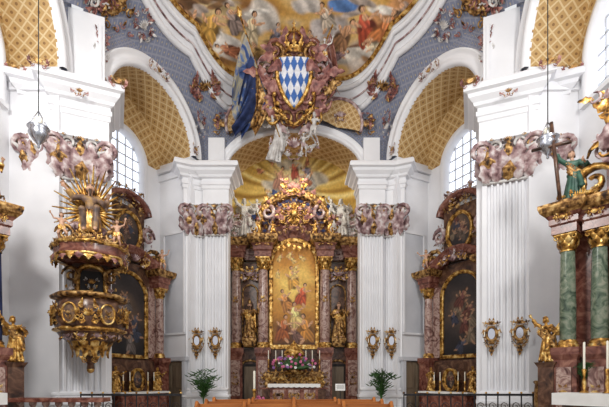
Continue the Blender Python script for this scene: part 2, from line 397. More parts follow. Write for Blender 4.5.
def bay(name,M,half,hw,zs,rise,D,ztop,win=None,lz=12.0):
    mb=MB(name)
    plate(mb,-half,half,0,ztop,hw,zs,rise,0,BLUEL,WHITE)
    n=48
    def fn(u,v):
        a=pi*u; return (-hw*math.cos(a),D*v,zs+rise*math.sin(a))
    uv=[(hw*pi*(i/n)*2.2,D*(j/8)*2.2) for j in range(9) for i in range(n+1)]
    mb.grid(fn,n,8,LATT,True,uvs=uv)
    for sg in(-1,1):
        mb.add([(sg*hw,0,0),(sg*hw,D,0),(sg*hw,D,zs),(sg*hw,0,zs)],[(0,1,2,3)],WHITE,False)
    st=.1; nx=int(2*hw/st)+1; nz=int((zs+rise)/st)+1
    V=[];F=[];Fl=[];U=[]
    for j in range(nz+1):
        for i in range(nx+1):
            x=-hw+i*2*hw/nx; z=j*st; V.append((x,D,z)); U.append((x*2.2,z*2.2))
    for j in range(nz):
        for i in range(nx):
            x=-hw+(i+.5)*2*hw/nx; z=(j+.5)*st
            if win:
                ww,ws,wt,wr=win
                if abs(x)<ww and z>ws and (z<wt or (x/ww)**2+((z-wt)/wr)**2<1): continue
            f=(j*(nx+1)+i,j*(nx+1)+i+1,(j+1)*(nx+1)+i+1,(j+1)*(nx+1)+i)
            lat = z>lz
            (Fl if lat else F).append(f)
    mb.add(V,F,WHITE,False,uvs=U); mb.add(V,Fl,LATT,False,uvs=U)
    mb.sweep2(arch_pts(hw,zs,rise,40),BAND,WHITE,True)
    if win:
        mb.sweep2(arch_pts(win[0]-.06,win[2],win[3]-.06,24,win[1]),[(-.02,D+.3),(-.02,D-.08),(.06,D-.16),(.2,D-.16),(.26,D-.05),(.26,D+.02)],WHITE,True)
        mb.box((0,D,win[1]-.06),(2*win[0]+.5,.35,.16),WHITE)
    for sg in(-1,1):
        mb.box((sg*(hw-.1),D/2,lz-.1),(.25,D,.22),WHITE); mb.box((sg*(hw-.05),D/2,lz-.4),(.12,D,.3),WHITE)
    return mb
def window(name,M,D,win):
    ww,ws,wt,wr=win; w=MB(name)
    P=arch_pts(ww,wt,wr,24,ws); n=len(P)
    w.add([(x,D+.28,z) for x,z in P],[tuple(range(n))],GLASS,False)
    k=int(ww*2/.42)
    for i in range(1,k):
        x=-ww+2*ww*i/k; zt=wt+wr*math.sqrt(max(0,1-(x/ww)**2)); w.box((x,D+.24,(ws+zt)/2),(.05 if i!=k//2 else .1,.05,zt-ws),GREYP)
    z=ws+.45
    while z<wt+wr-.1:
        h=ww if z<wt else ww*math.sqrt(max(0,1-((z-wt)/wr)**2)); w.box((0,D+.24,z),(2*h,.05,.05),GREYP); z+=.48
    return w.build(M)

TH=math.atan2(.885,.465)
NL=T((-6.03,18,0))@R(TH); NR=T((6.03,18,0))@R(-TH)
WIN=(1.3,10.1,11.7,1.3)
for nm,M in(('wall_niche_left',NL),('wall_niche_right',NR)):
    mb=bay(nm,M,3.3,2.35,12.3,2.3,2.0,15.75,WIN)
    for sg in(-1,1):
        mb.box((sg*2.32,1.0,6.3),(.06,1.2,4.8),GREYP)
        for yy in(.36,1.64): mb.box((sg*2.3,yy,6.3),(.12,.08,4.9),WHITE)
        for zz in(3.85,8.75): mb.box((sg*2.3,1,zz),(.12,1.36,.1),WHITE)
    mb.build(M)
    window('window_%d'%(1 if M is NL else 2),M,2.0,WIN)
WIN2=(3.3,10.8,12.1,2.4)
BL=T((-8.0,10.5,0))@R(pi/2); BR=T((8.0,10.5,0))@R(-pi/2)
for nm,M in(('wall_side_left',BL),('wall_side_right',BR)):
    bay(nm,M,4.6,3.8,12.3,3.5,1.7,16.2,WIN2).build(M)
    window('window_%d'%(3 if M is BL else 4),M,1.7,WIN2)
def door(M,w=1.0,h=2.5,name='door'):
    d=MB(name)
    d.box((0,0,h/2),(w,.1,h),WOOD)
    for z0,z1 in((.15,1.05),(1.2,h-.15)):
        for x in(-w/4,w/4):
            d.box((x,-.06,(z0+z1)/2),(w*.34,.04,z1-z0),WOOD)
            d.box((x,-.085,(z0+z1)/2),(w*.24,.03,z1-z0-.14),WOOD)
    for x in(-w/2-.08,w/2+.08): d.box((x,-.03,h/2+.06),(.16,.2,h+.12),GREYP)
    d.box((0,-.03,h+.12),(w+.5,.26,.18),GREYP)
    d.blob((w*.4,-.12,1.1),.04,GOLD)
    return d.build(M)
door(NL@T((2.22,.95,0))@R(-pi/2),1.25,name='door_1'); door(NR@T((-2.22,.95,0))@R(pi/2),1.25,name='door_2')

# chancel spandrel wall
cw=MB('wall_chancel_arch')
plate(cw,-4.9,4.9,0,16.6,3.3,12.15,1.8,0,BLUEL,WHITE)
cw.sweep2(arch_pts(3.3,12.15,1.8,48),[(o*.75,y) for o,y in BAND],WHITE,True)
def fn(u,v):
    a=pi*u; return (-3.3*math.cos(a),2.2*v,12.15+1.8*math.sin(a))
cw.grid(fn,40,3,LATT,True,uvs=[(10*(i/40)*2,(j/3)*4) for j in range(4) for i in range(41)])
cw.build(T((0,21,0)))
RA=4.1
ap=MB('wall_apse')
def apsew(u,v):
    a=pi*u; return (-RA*math.cos(a),23.2-21+RA*.85*math.sin(a)**.8,v*11.6)
ap.grid(apsew,40,4,WHITE)
for sg in(-1,1): ap.add([(sg*RA,0,0),(sg*RA,2.2,0),(sg*RA,2.2,15),(sg*RA,0,15)],[(0,1,2,3)],WHITE,False)
ap.build(T((0,21,0)))
def bgray(U,V):
    ang=np.arctan2(V,U); rr=np.sqrt(U*U+V*V)
    n=.56+.3*np.sin(ang*24)+.2*np.sin(ang*41+1)+.08*sn(U,V,3,4)-.03*rr
    c=mixn(n,[C(150,112,50),C(196,156,74),C(228,194,108),C(246,226,160)])
    k=np.clip(1.3-rr/1.2,0,1)[:,None]*.7
    return c*(1-k)+np.array(C(250,236,190))*k
pt=Painter(bgray)
rn=random.Random(5)
for x,y,rx,ry,a in((-1.0,-.2,.9,.35,.2),(1.0,.1,.9,.4,-.2),(0,-.8,1.1,.32,0),(-.2,.9,.8,.25,0)): pt.blob(x,y,rx,ry,a,C(200,190,176),.5,.4)
pt.person(-.75,.3,1.35,-.3,C(204,150,130)); pt.person(.75,.3,1.35,.35,C(216,210,204),flip=-1); pt.person(0,.75,1.0,.1,C(186,84,64)); pt.person(.2,-.55,1.2,1.2,C(220,212,200))
for i in range(7): pt.person(rn.uniform(-2.4,2.4),rn.uniform(-1.2,1.3),rn.uniform(.45,.7),rn.uniform(-1.2,1.2),rn.choice([C(190,120,90),C(210,196,180),C(150,140,160)]))
hd=MB('ceiling_apse')
nu,nv=200,110; Vv=[]
for j in range(nv+1):
    e=(j/nv)*pi/2
    for i in range(nu+1):
        a=pi*i/nu; Vv.append((-RA*math.cos(a)*math.cos(e),(2.2+RA*.85)*math.sin(a)*math.cos(e),10.9+6.0*math.sin(e)))
VA=np.array(Vv); U=VA[:,0]*.9; W=(VA[:,2]-13.7)
hd.add(Vv,[(j*(nu+1)+i,j*(nu+1)+i+1,(j+1)*(nu+1)+i+1,(j+1)*(nu+1)+i) for j in range(nv) for i in range(nu)],PAINT,True,cols=pt.ev(U,W))
hd.build(T((0,21,0)))

# main vault
def dz(x,y):
    r2=(x/8.6)**2+((y-10.5)/12)**2
    return 12.4+7*math.sqrt(max(0.0,1-r2/1.0609))
A_,B_,E_=5.45,9.75,2/2.6
def fb(ph): return 1+.05*abs(math.sin(4*ph))
def vp(t,ph):
    c,s_=math.cos(ph),math.sin(ph); k=t*fb(ph)
    return k*A_*math.copysign(abs(c)**E_,c),10.5+k*B_*abs(s_)**E_
# the fresco is designed on a plane tilted across the vault: u = x, v = height minus depth
def bgf(U,V):
    n=.52+.42*sn(U,V,1.1,11)+.26*sn(U,V,3.2,3)
    return mixn(n,[C(92,58,34),C(150,104,52),C(200,152,76),C(216,178,112),C(182,162,144),C(216,206,194)])
pf=Painter(bgf); rn=random.Random(9)
for x,y,rx,ry,a,c in((-4.6,2.6,.9,.8,.3,C(104,72,44)),(-3.4,1.5,1.6,.45,-.3,C(216,208,198)),(-2.4,.9,1.3,.4,-.2,C(188,172,156)),(-1.4,2.6,.9,.8,0,C(200,190,178)),(-3.2,3.0,1.1,.5,.2,C(196,170,120)),
    (1.5,2.0,1.0,.7,.2,C(186,176,170)),(2.2,3.1,.9,.35,.1,C(84,120,172)),(3.3,1.3,1.2,.4,.35,C(120,84,60)),(4.4,2.6,1.1,.8,.2,C(184,132,84)),(2.6,.9,1.2,.35,.25,C(206,196,182)),(.6,3.2,.7,.5,0,C(200,190,180))):
    pf.blob(x,y,rx,ry,a,c,.45,.4)
for i in range(22):
    x=rn.uniform(-5,5); pf.blob(x,rn.uniform(.2,3.6),rn.uniform(.4,.8),rn.uniform(.15,.3),rn.uniform(-.5,.5),rn.choice([C(226,218,206),C(130,96,62),C(206,164,90),C(170,154,142)]),.6,.5)
for x,y,h,a,c in((-4.4,2.5,1.7,.5,C(140,104,70)),(-3.6,2.3,1.9,-.6,C(196,150,70)),(-2.7,2.6,1.5,.3,C(150,130,120)),(-3.1,1.2,1.2,1.2,C(170,104,70)),(-1.9,2.2,1.7,-.3,C(206,186,150)),(-1.9,1.1,1.0,.9,C(190,150,90)),
    (1.4,2.7,1.4,.4,C(196,180,160)),(2.3,1.9,1.7,-.5,C(160,116,80)),(3.1,2.3,2.0,.3,C(176,74,46)),(4.0,2.2,1.8,-.4,C(196,120,66)),(4.6,2.9,1.4,.6,C(140,118,104)),(3.5,1.3,1.2,1.3,C(206,190,160)),(2.2,.9,1.0,-1.1,C(150,120,124)),(.8,1.6,1.1,.2,C(196,150,110)),(-.8,1.9,1.2,-.2,C(120,114,124))):
    pf.person(x,y,h,a,c,flip=rn.choice((-1,1)))
cl=MB('ceiling_vault'); NA,NT=620,120
def ring(t0,t1,nt,mat,paint=False,uv=False):
    V=[];
    for j in range(nt+1):
        t=t0+(t1-t0)*j/nt
        for i in range(NA+1):
            x,y=vp(t,pi*i/NA); V.append((x,y,dz(x,y)))
    F=[(j*(NA+1)+i,j*(NA+1)+i+1,(j+1)*(NA+1)+i+1,(j+1)*(NA+1)+i) for j in range(nt) for i in range(NA)]
    A=np.array(V)
    cl.add(V,F,mat,True,cols=pf.ev(A[:,0],A[:,2]-.81*A[:,1]) if paint else None,uvs=[(v[0]*3.4,v[1]*3.4) for v in V] if uv else None)
ring(.02,.6,20,PAINT,True); ring(.6,1,110,PAINT,True); ring(1,1.1,3,WHITE); ring(1.1,1.9,40,BLUEL,uv=True)
vo=cl.build()
bm=bmesh.new(); bm.from_mesh(vo.data)
def cut(co,no): 
    g=bm.verts[:]+bm.edges[:]+bm.faces[:]; bmesh.ops.bisect_plane(bm,geom=g,plane_co=co,plane_no=no,clear_outer=True)
cut((0,21,0),(0,1,0))
for sg in(-1,1):
    cut((sg*6.03,18,0),(sg*.885,.465,0)); cut((sg*8.0,10,0),(sg*1,0,0))
bm.to_mesh(vo.data); bm.free()
fr=MB('trim_fresco_frame')
for t,r,m in((1.0,.1,GOLD),(1.03,.12,WHITE),(1.1,.15,WHITE),(1.065,.04,MAUVE)):
    P=[]
    for i in range(241):
        x,y=vp(t,.08+(pi-.16)*i/240)
        if y<20.9: P.append((x,y,dz(x,y)-.04))
    fr.tube(P,r,m,6)
fr.build()

# ---------------------------------------------------------------- piers
def pilaster(mb,w,z0=1.45,z1=ZC0,n=6,dep=.25,flute=True):
    P=[(-w/2,dep),(-w/2,0)]
    if flute:
        m=.08*w; fw=(w-2*m)/n
        for i in range(n):
            x0=-w/2+m+i*fw
            for k in range(7):
                a=pi*k/6; P.append((x0+fw*(.5-.36*math.cos(a)),.11*math.sin(a)))
    P+=[(w/2,0),(w/2,dep)]
    V=[(x,y,z) for z in(z0+.3,z1) for x,y in P]; k=len(P)
    mb.add(V,[(i,i+1,k+i+1,k+i) for i in range(k-1)],WHITE,False)
    mb.rect_sweep(w,dep,[(.12,0),(.12,.12),(.04,.16),(.1,.22),(.1,.28),(0,.34)],WHITE,(0,dep/2,z0))
    mb.rect_sweep(w+.2,dep+.2,[(.08,0),(.08,.2),(0,.3),(0,z0-.2),(.1,z0-.1),(.1,z0)],WHITE,(0,dep/2,0))
def capital(mb,w,z0,h,seed=0):
    mb.rect_sweep(w*.94,.4,[(0,0),(0,h*.5),(.12,h*.85)],MAUVE,(0,.2,z0))
    mb.tube([(-w/2-.03,-.02,z0+.03),(w/2+.03,-.02,z0+.03)],.055,STAT,8)
    r=random.Random(seed+int(w*100))
    for row,(zz,L,cnt) in enumerate(((.0,.45,5),(.16,.5,4),(.3,.5,5))):
        for i in range(cnt):
            x=(-.5+(i+.5)/cnt)*w*(1+.06*row); m=(MAUVE,MAUVE,GOLDD,MAUVE)[(i+row*2)%4]
            mb.leaf((x,-.04-.06*row,z0+h*zz),-x*.35+r.uniform(-.2,.2),h*L,w/cnt*1.25,m,.4)
            mb.scroll((x,-.16-.06*row,z0+h*(zz+L*.82)),h*.07,(GOLDD,MAUVE)[(i+row)%2],sx=1 if x>0 else -1,th=.35,n=10)
    for sg in(-1,1):
        for yy in(.1,.3): mb.leaf((sg*w/2,yy,z0+h*.1),-sg*.35,h*.55,.3,MAUVE,.1)
        mb.scroll((sg*w*.56,-.2,z0+h*.72),h*.24,MAUVE,sx=-sg,th=.3,turns=1.5,rot=0)
        mb.scroll((sg*w*.54,-.26,z0+h*.7),h*.13,GOLDD,sx=-sg,th=.3,turns=1.3,rot=0)
        mb.leaf((sg*w*.5,-.2,z0+h*.55),sg*2.8,h*.5,.22,MAUVE,.1)
        mb.scroll((sg*w*.24,-.2,z0+h*.78),h*.14,STAT,sx=sg,th=.3)
        mb.leaf((sg*w*.25,-.16,z0+h*.5),-sg*1.0,h*.4,.2,STAT,.3)
    mb.blob((0,-.28,z0+h*.66),(.12,.12,.15),STAT)
    mb.blob((0,-.24,z0+h*.73),(.14,.12,.11),GOLDD)
    for sg in(-1,1): mb.leaf((sg*.1,-.24,z0+h*.6),-sg*1.3,h*.3,.2,MAUVE,.2)
    mb.ornament((0,-.2,z0+h*.88),w*.9,h*.3,MAUVE,GOLDD,3,4)
    mb.rect_sweep(w*1.08,.5,[(0,0),(.1,.05),(.1,.1),(0,.1)],WHITE,(0,.15,z0+h-.1))
ENT=[(o*.82,z*2.05/2.45) for o,z in [(0,0),(0,.9),(.06,.94),(.06,1.12),(.12,1.16),(.12,1.34),(.06,1.36),(.06,1.5),(.2,1.56),(.24,1.68),(.42,1.84),(.46,1.98),(.62,2.03),(.62,2.22),(.56,2.32),(.3,2.38),(.3,2.45)]]
def entab(mb,w,d,c):
    mb.rect_sweep(w,d,ENT,WHITE,(c[0],c[1],ZC1))
def fpier(name,sg):
    mb=MB(name)
    mb.box((0,.6,5.1),(1.95,1.2,10.2),WHITE)
    mb.box((sg*1.25,1.05,5.1),(.95,1.1,10.2),WHITE)
    mb.box((0,.65,13.4),(1.5,.9,2.9),WHITE); mb.box((sg*1.0,1.05,13.4),(.9,.9,2.9),WHITE)
    for x in(-.6,.6): mb.box((x,.17,13.3),(.1,.08,2.4),WHITE)
    o=mb.at(T((0,-.22,0))); pilaster(mb,1.6,.9,n=7); capital(mb,1.5,ZC0,1.5); mb.M=o
    o=mb.at(T((sg*1.4,.35,0))); pilaster(mb,.72,.9,n=3,flute=True); capital(mb,.72,ZC0,1.5,3); mb.M=o
    entab(mb,1.8,1.4,(0,.5)); entab(mb,.95,1.4,(sg*1.3,1.0))
    for x,y in((-1.2,-.75),(1.2,-.75),(sg*1.95,-.1)): mb.ornament((x,y,12.0),.5,.45,ROSE,GOLDD,3,5)
    mb.ornament((0,-.75,11.35),.5,.35,ROSE,GOLDD,7,4)
    return mb
PLM=T((-7.52,14.85,0))@R(.40); PRM=T((7.52,14.85,0))@R(-.40)
fpier('pier_nave',-1).build(PLM)
fpier('pier_nave',1).build(PRM)
def cpier(name,sg):
    mb=MB(name)
    mb.box((sg*-.55,0.05,5.1),(1.15,.7,10.2),WHITE)
    o=mb.at(T((sg*-.55,-.3-.22,0))); pilaster(mb,.98,.9,n=5); capital(mb,.98,ZC0,1.5); mb.M=o
    o=mb.at(T((sg*.50,-.2,0))@R(-sg*.42)); mb.box((0,.35,5.1),(1.12,.7,10.2),WHITE)
    oo=mb.at(T((0,-.22,0))); pilaster(mb,.98,.9,n=5); capital(mb,.98,ZC0,1.5,5); mb.M=oo
    entab(mb,1.2,1.0,(0,.3)); mb.box((0,.55,13.2),(.9,.6,2.3),WHITE); mb.M=o
    entab(mb,1.25,1.1,(sg*-.55,.1)); mb.box((sg*-.5,.15,12.8),(.8,.4,1.5),WHITE)
    return mb
cpier('pier_chancel',-1).build(T((-4.33,20.75,0)))
cpier('pier_chancel',1).build(T((4.33,20.75,0)))

# ---------------------------------------------------------------- columns / altars
def column(mb,x,y,z0,z1,r,ms,mc=GOLD,seg=20):
    ch=r*2.4; h=z1-z0
    mb.lathe([(r*1.35,0),(r*1.35,.1*r*4),(r*1.15,.5*r),(r*1.3,.7*r),(r*1.05,1.0*r),(r,1.1*r)],mc,seg,(x,y,z0))
    mb.lathe([(r,1.05*r),(r*1.03,h*.35),(r*.88,h-ch)],ms,seg,(x,y,z0))
    mb.lathe([(r*1.0,0),(r*1.0,.1*ch),(r*.85,.12*ch),(r*.95,.6*ch),(r*1.3,.88*ch)],mc,seg,(x,y,z1-ch))
    for row in(0,1):
        for k in range(8):
            o=mb.at(T((x,y,z1-ch+ch*(.12+.3*row)))@R(2*pi*(k+.5*row)/8)@T((0,-r*.92,0)))
            mb.leaf((0,0,0),0,ch*.5,r*.75,mc,.35,4); mb.M=o
    for sx in(-1,1):
        for sy in(-1,):
            mb.scroll((x+sx*r*1.05,y+sy*r*1.1,z1-ch*.22),r*.42,mc,sx=-sx,th=.3,n=12)
    mb.rect_sweep(r*2.5,r*2.5,[(0,0),(.03,.04),(.03,.1*ch+.04),(0,.1*ch+.04)],mc,(x,y,z1-.12*ch-.02))
def canvas(mb,w,z0,z1,arch,y,painter,frame=GOLD,fw=.16,nx=60,nz=90,oval=False):
    V=[];Us=[];Ws=[]
    for j in range(nz+1):
        for i in range(nx+1):
            x=-w/2+w*i/nx
            if oval:
                a=2*x/w; hh=(z1-z0)/2*math.sqrt(max(0,1-a*a)); z=(z0+z1)/2+hh*(2*j/nz-1)
            else:
                zt=z1-arch+arch*math.sqrt(max(0,1-(2*x/w)**2)); z=z0+(zt-z0)*j/nz
            V.append((x,y,z)); Us.append(2*x/w); Ws.append(2*(z-z0)/w)
    mb.add(V,[(j*(nx+1)+i,j*(nx+1)+i+1,(j+1)*(nx+1)+i+1,(j+1)*(nx+1)+i) for j in range(nz) for i in range(nx)],PAINT,False,cols=painter.ev(np.array(Us),np.array(Ws)))
    pr=[(0,y+.08),(0,y-.03),(fw*.3,y-.1),(fw*.5,y-.06),(fw*.8,y-.13),(fw,y-.1),(fw,y+.08)]
    if oval: P=[(-w/2*math.cos(2*pi*i/40),(z0+z1)/2+(z1-z0)/2*math.sin(2*pi*i/40)) for i in range(40)]; mb.sweep2(P,pr,frame,True,True)
    else:
        P=arch_pts(w/2,z1-arch,arch,20,z0); mb.sweep2(P,pr,frame,True); mb.box((0,y-.03,z0-fw/2),(w+2*fw,.16,fw),frame)
CORN=[(0,0),(0,.18),(.05,.22),(.05,.34),(.12,.42),(.22,.5),(.26,.6),(.26,.68),(0,.7)]
def corn(mb,w,d,c,h,mat,m2):
    mb.rect_sweep(w,d,[(o*h*1.2,z*h/.7) for o,z in CORN[:5]],mat,c); mb.rect_sweep(w,d,[(o*h*1.2,z*h/.7) for o,z in CORN[4:]],m2,c)
def dark_bg(c0,c1,c2,cx,cy,s):
    def f(U,V):
        r=np.sqrt((U-cx)**2+(V-cy)**2)/s
        return mixn(np.clip(.95-r*.8+.2*sn(U,V,3,5),0,1),[c0,c1,c2])
    return f
# --- high altar
pa=Painter(dark_bg(C(84,48,22),C(196,134,48),C(255,222,120),.05,2.9,2.5))
pa.person(-.1,3.3,1.2,.1,C(226,170,76)); pa.person(.4,2.5,1.2,-.3,C(196,84,44)); pa.person(-.45,2.2,1.2,.3,C(200,134,66)); pa.person(.05,1.5,1.4,.1,C(240,208,132)); pa.person(-.5,.9,1.4,-.2,C(170,92,42)); pa.person(.55,.9,1.5,.2,C(206,140,60),flip=-1); pa.person(0,.6,1.0,.5,C(130,92,80))
for i in range(8): pa.person(rn.uniform(-.8,.8),rn.uniform(3.2,4.5),.45,rn.uniform(-1,1),C(240,200,120))
ha=MB('high_altar')
ha.box((0,.45,1.7),(8.0,.9,3.4),BROWNM)
for x in(-3.3,-1.75,1.75,3.3):
    yy=-.35 if abs(x)<2 else -.1
    ha.rect_sweep(.75,.8,[(.06,0),(.06,.3),(0,.4),(0,2.9),(.08,3.1),(.08,3.4)],REDM,(x,yy,0))
    ha.box((x,yy-.42,1.7),(.5,.06,2.0),PINKM); ha.ornament((x,yy-.46,1.8),.4,1.2,GOLDD,GOLDD,4,4)
    column(ha,x,yy,3.4,8.5,.29,PINKM)
    ha.ornament((x,yy-.32,6.2),.34,.5,GOLD,GOLD,4,4)
for x in(-2.52,2.52):
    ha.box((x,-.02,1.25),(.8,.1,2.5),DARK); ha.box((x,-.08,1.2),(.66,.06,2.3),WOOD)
    ha.sweep2([(x+a,b) for a,b in arch_pts(.42,2.4,.25,12,0)],[(0,.05),(0,-.12),(.08,-.14),(.12,-.1),(.12,0)],GOLDD,True)
    ha.box((x,.15,5.9),(.95,.3,4.8),BROWNM)
    ha.sweep2([(x+a,b) for a,b in arch_pts(.38,6.6,.4,14,4.0)],[(0,.0),(0,-.1),(.06,-.14),(.1,-.05)],GOLDD,True)
    ha.rect_sweep(.6,.5,[(0,0),(.05,.1),(.1,.35),(.1,.5)],GOLDD,(x,-.35,3.45))
    ha.kid('statue_saint',F_BISH if x<0 else F_STAND,[SKIN,GOLDD,HAIR,GOLD],T((x,-.42,3.95))@S(1.15,1,1.15))
    ha.ornament((x,-.2,7.6),.9,1.0,GOLD,MAUVE,5,8)
ha.box((0,.2,6.4),(3.0,.3,6.4),BROWNM)
canvas(ha,2.4,3.6,9.5,1.2,-.02,pa,GOLD,.24,80,160)
for sg in(-1,1):
    corn(ha,.95,1.0,(sg*1.75,-.25,8.5),1.2,REDM,GOLDD); corn(ha,1.0,.95,(sg*3.3,0,8.5),1.1,REDM,GOLDD)
    corn(ha,1.2,.5,(sg*2.5,.25,8.5),1.0,PINKM,GOLDD)
    ha.scroll((sg*2.3,-.2,10.2),.75,GOLD,sx=-sg,th=.24,turns=1.5); ha.scroll((sg*1.5,-.25,11.1),.5,MAUVE,sx=sg,th=.3,turns=1.4)
    ha.kid('statue_angel',F_RAISE,ALLW,T((sg*2.75,-.3,9.7))@R(sg*-.3)@S(1.25))
    o=ha.at(T((sg*2.75,-.25,9.7))); wings(ha,STAT,1.1); ha.M=o
    ha.kid('statue_putto',F_PUT,ALLG,T((sg*1.2,-.6,9.5))@R(-sg*.4)@S(.6))
    ha.kid('statue_putto_b',F_PUT2,ALLW,T((sg*3.5,-.35,9.7))@R(-sg*.4)@S(.8))
    ha.kid('statue_putto_c',F_PUT,ALLW,T((sg*2.1,-.4,10.6))@R(sg*.4)@S(.7))
    ha.ornament((sg*2.9,-.35,10.3),1.4,1.3,STAT,MAUVE,61,10)
    ha.ornament((sg*3.4,-.5,9.3),1.0,.7,GOLD,MAUVE,8,8); ha.ornament((sg*1.75,-.8,9.3),.9,.6,GOLD,REDM,9,8)
ha.add([(x,.05,z) for x,z in arch_pts(1.95,9.8,2.2,30,9.2)],[tuple(range(33))],REDM,False)
ha.sweep2(arch_pts(1.95,9.8,2.2,30),[(0,.1),(0,-.3),(.1,-.42),(.2,-.4),(.3,-.5),(.4,-.45),(.4,.1)],GOLDD,True)
ha.sweep2(arch_pts(1.4,9.7,1.7,30),[(0,.1),(0,-.3),(.12,-.35),(.16,.1)],MAUVE,True)
for i in range(13):
    a=pi*(i+.5)/13; ha.ornament((-1.68*math.cos(a),-.3,9.8+1.95*math.sin(a)),.42,.42,GOLDD,NAVY,i,4)
    ha.blob((-2.2*math.cos(a),-.42,9.85+2.42*math.sin(a)),.13,(GOLD,ROSE)[i%2]); ha.leaf((-2.2*math.cos(a),-.4,9.9+2.4*math.sin(a)),math.atan2(math.cos(a),math.sin(a)),.4,.3,(GOLD,NAVY,ROSE)[i%3],.1)
ha.ornament((0,-.35,10.9),1.7,1.2,GOLD,ROSE,21,16); ha.ornament((0,-.45,10.1),2.2,.8,GOLDD,ROSE,22,14)
ha.ornament((0,-.4,12.5),1.3,1.0,GOLD,ROSE,23,12)
for k in range(16):
    a=2*pi*k/16; ha.tube([(0,-.5,11.0),(.9*math.cos(a),-.45,11.0+.75*math.sin(a))],[.05,.01],GOLD,4)
ha.blob((0,-.55,11.0),(.2,.12,.2),GOLD)
for sg in(-1,1):
    ha.ornament((sg*1.75,-.75,3.55),.6,.35,GOLD,GOLD,2,5); ha.ornament((sg*1.45,-.2,6.0),.25,2.5,GOLD,GOLD,31,8)
for i in range(9):
    x=-1.2+.3*i; ha.leaf((x,-.3,9.5-.25*abs(math.sin(i))),pi,.4,.22,GOLD,.2)
ha.build(T((0,24.2,0)))
tb=MB('tabernacle')
tb.box((0,0,.55),(3.4,1.2,1.1),BROWNM); tb.box((0,0,1.14),(3.6,1.3,.08),REDM)
tb.box((0,.3,1.6),(3.2,.5,.9),GOLDD)
for k in range(5): tb.ornament((-1.4+.7*k,.02,1.6),.6,.7,GOLD,GOLD,k,5)
tb.lathe([(.55,0),(.6,.1),(.48,.2),(.48,1.0),(.6,1.1),(.55,1.2),(.3,1.5),(.08,1.75),(.0,1.9)],GOLD,12,(0,.1,1.9),sy=.7)
for sg in(-1,1): column(tb,sg*.42,-.25,2.0,2.95,.07,REDM,GOLD,10)
for x in(-1.4,-1.0,-.65,.65,1.0,1.4):
    tb.lathe([(.11,0),(.03,.08),(.05,.25),(.025,.35),(.04,.6),(.07,.66),(.02,.68)],GOLD,10,(x,.1,2.05)); tb.lathe([(.025,.66),(.025,1.15),(0,1.17)],WAX,8,(x,.1,2.05))
tb.build(T((0,22.9,0)))
def flowers(name,M,n,w,h,cols,rn):
    f=MB(name)
    f.lathe([(.0,0),(.14,.0),(.2,.12),(.12,.24),(.17,.3)],GOLDD,14)
    for i in range(n):
        a=rn.uniform(0,6.28); r=math.sqrt(rn.random()); e=rn.uniform(0,1)
        p=(w*r*math.cos(a),.3*w*r*math.sin(a)-.05,.28+h*e*(1-.55*r))
        f.tube([(0,0,.2),(p[0]*.6,p[1]*.6,p[2]*.7),p],.008,LEAF,4)
        c=rn.choice(cols); f.blob(p,.055,c)
        for k in range(5): f.blob((p[0]+.05*math.cos(k*1.257),p[1]-.02,p[2]+.05*math.sin(k*1.257)),(.035,.02,.035),c)
    for i in range(int(n*1.6)):
        a=rn.uniform(-1.6,1.6); f.leaf((0,rn.uniform(-.2,.1),.25),a,rn.uniform(.4,1)*w*(.55+.45*abs(a)/1.6),.12,LEAF,.1)
    return f.build(M)
flowers('flower_arrangement',T((0,22.2,1.95))@S(1.0),60,1.15,.85,[PINKF,VIOF,WHF,PINKF],rn)
def mensa(name,M,w,d,h,mat,pan=PINKM):
    a=MB(name); a.rect_sweep(w*.92,d*.85,[(.06,0),(.06,.12),(0,.18),(0,h-.14),(.05,h-.08)],mat)
    for x in(-w*.3,0,w*.3): a.box((x,-d*.43,h*.48),(w*.22,.04,h*.5),pan); a.ornament((x,-d*.46,h*.48),w*.16,h*.4,GOLD,GOLDD,3,5)
    a.box((0,0,h-.04),(w,d,.08),CLOTH)
    V=[];n=40
    for i in range(n+1):
        x=-w/2-.01+(w+.02)*i/n; V+=[(x,-d/2-.015,h),(x,-d/2-.03-.012*math.sin(i*2.1),h-.14-.03*abs(math.sin(i*.785)))]
    a.add(V,[(2*i,2*i+1,2*i+3,2*i+2) for i in range(n)],CLOTH)
    return a
m=mensa('freestanding_altar',None,2.45,1.0,1.02,REDM); m.box((0,0,-.2),(4.6,2.4,.4),FLOORM); m.build(T((0,20.2,.4)))
flowers('flower_arrangement',T((-1.55,18.9,.3))@S(.75),34,.4,.6,[WHF,PINKF],rn)
st=MB('chancel_steps')
for i in range(3): st.box((0,21.9+.35*i,.07+.14*i),(7.6-.3*i,5-.7*i,.14),FLOORM)
st.build()

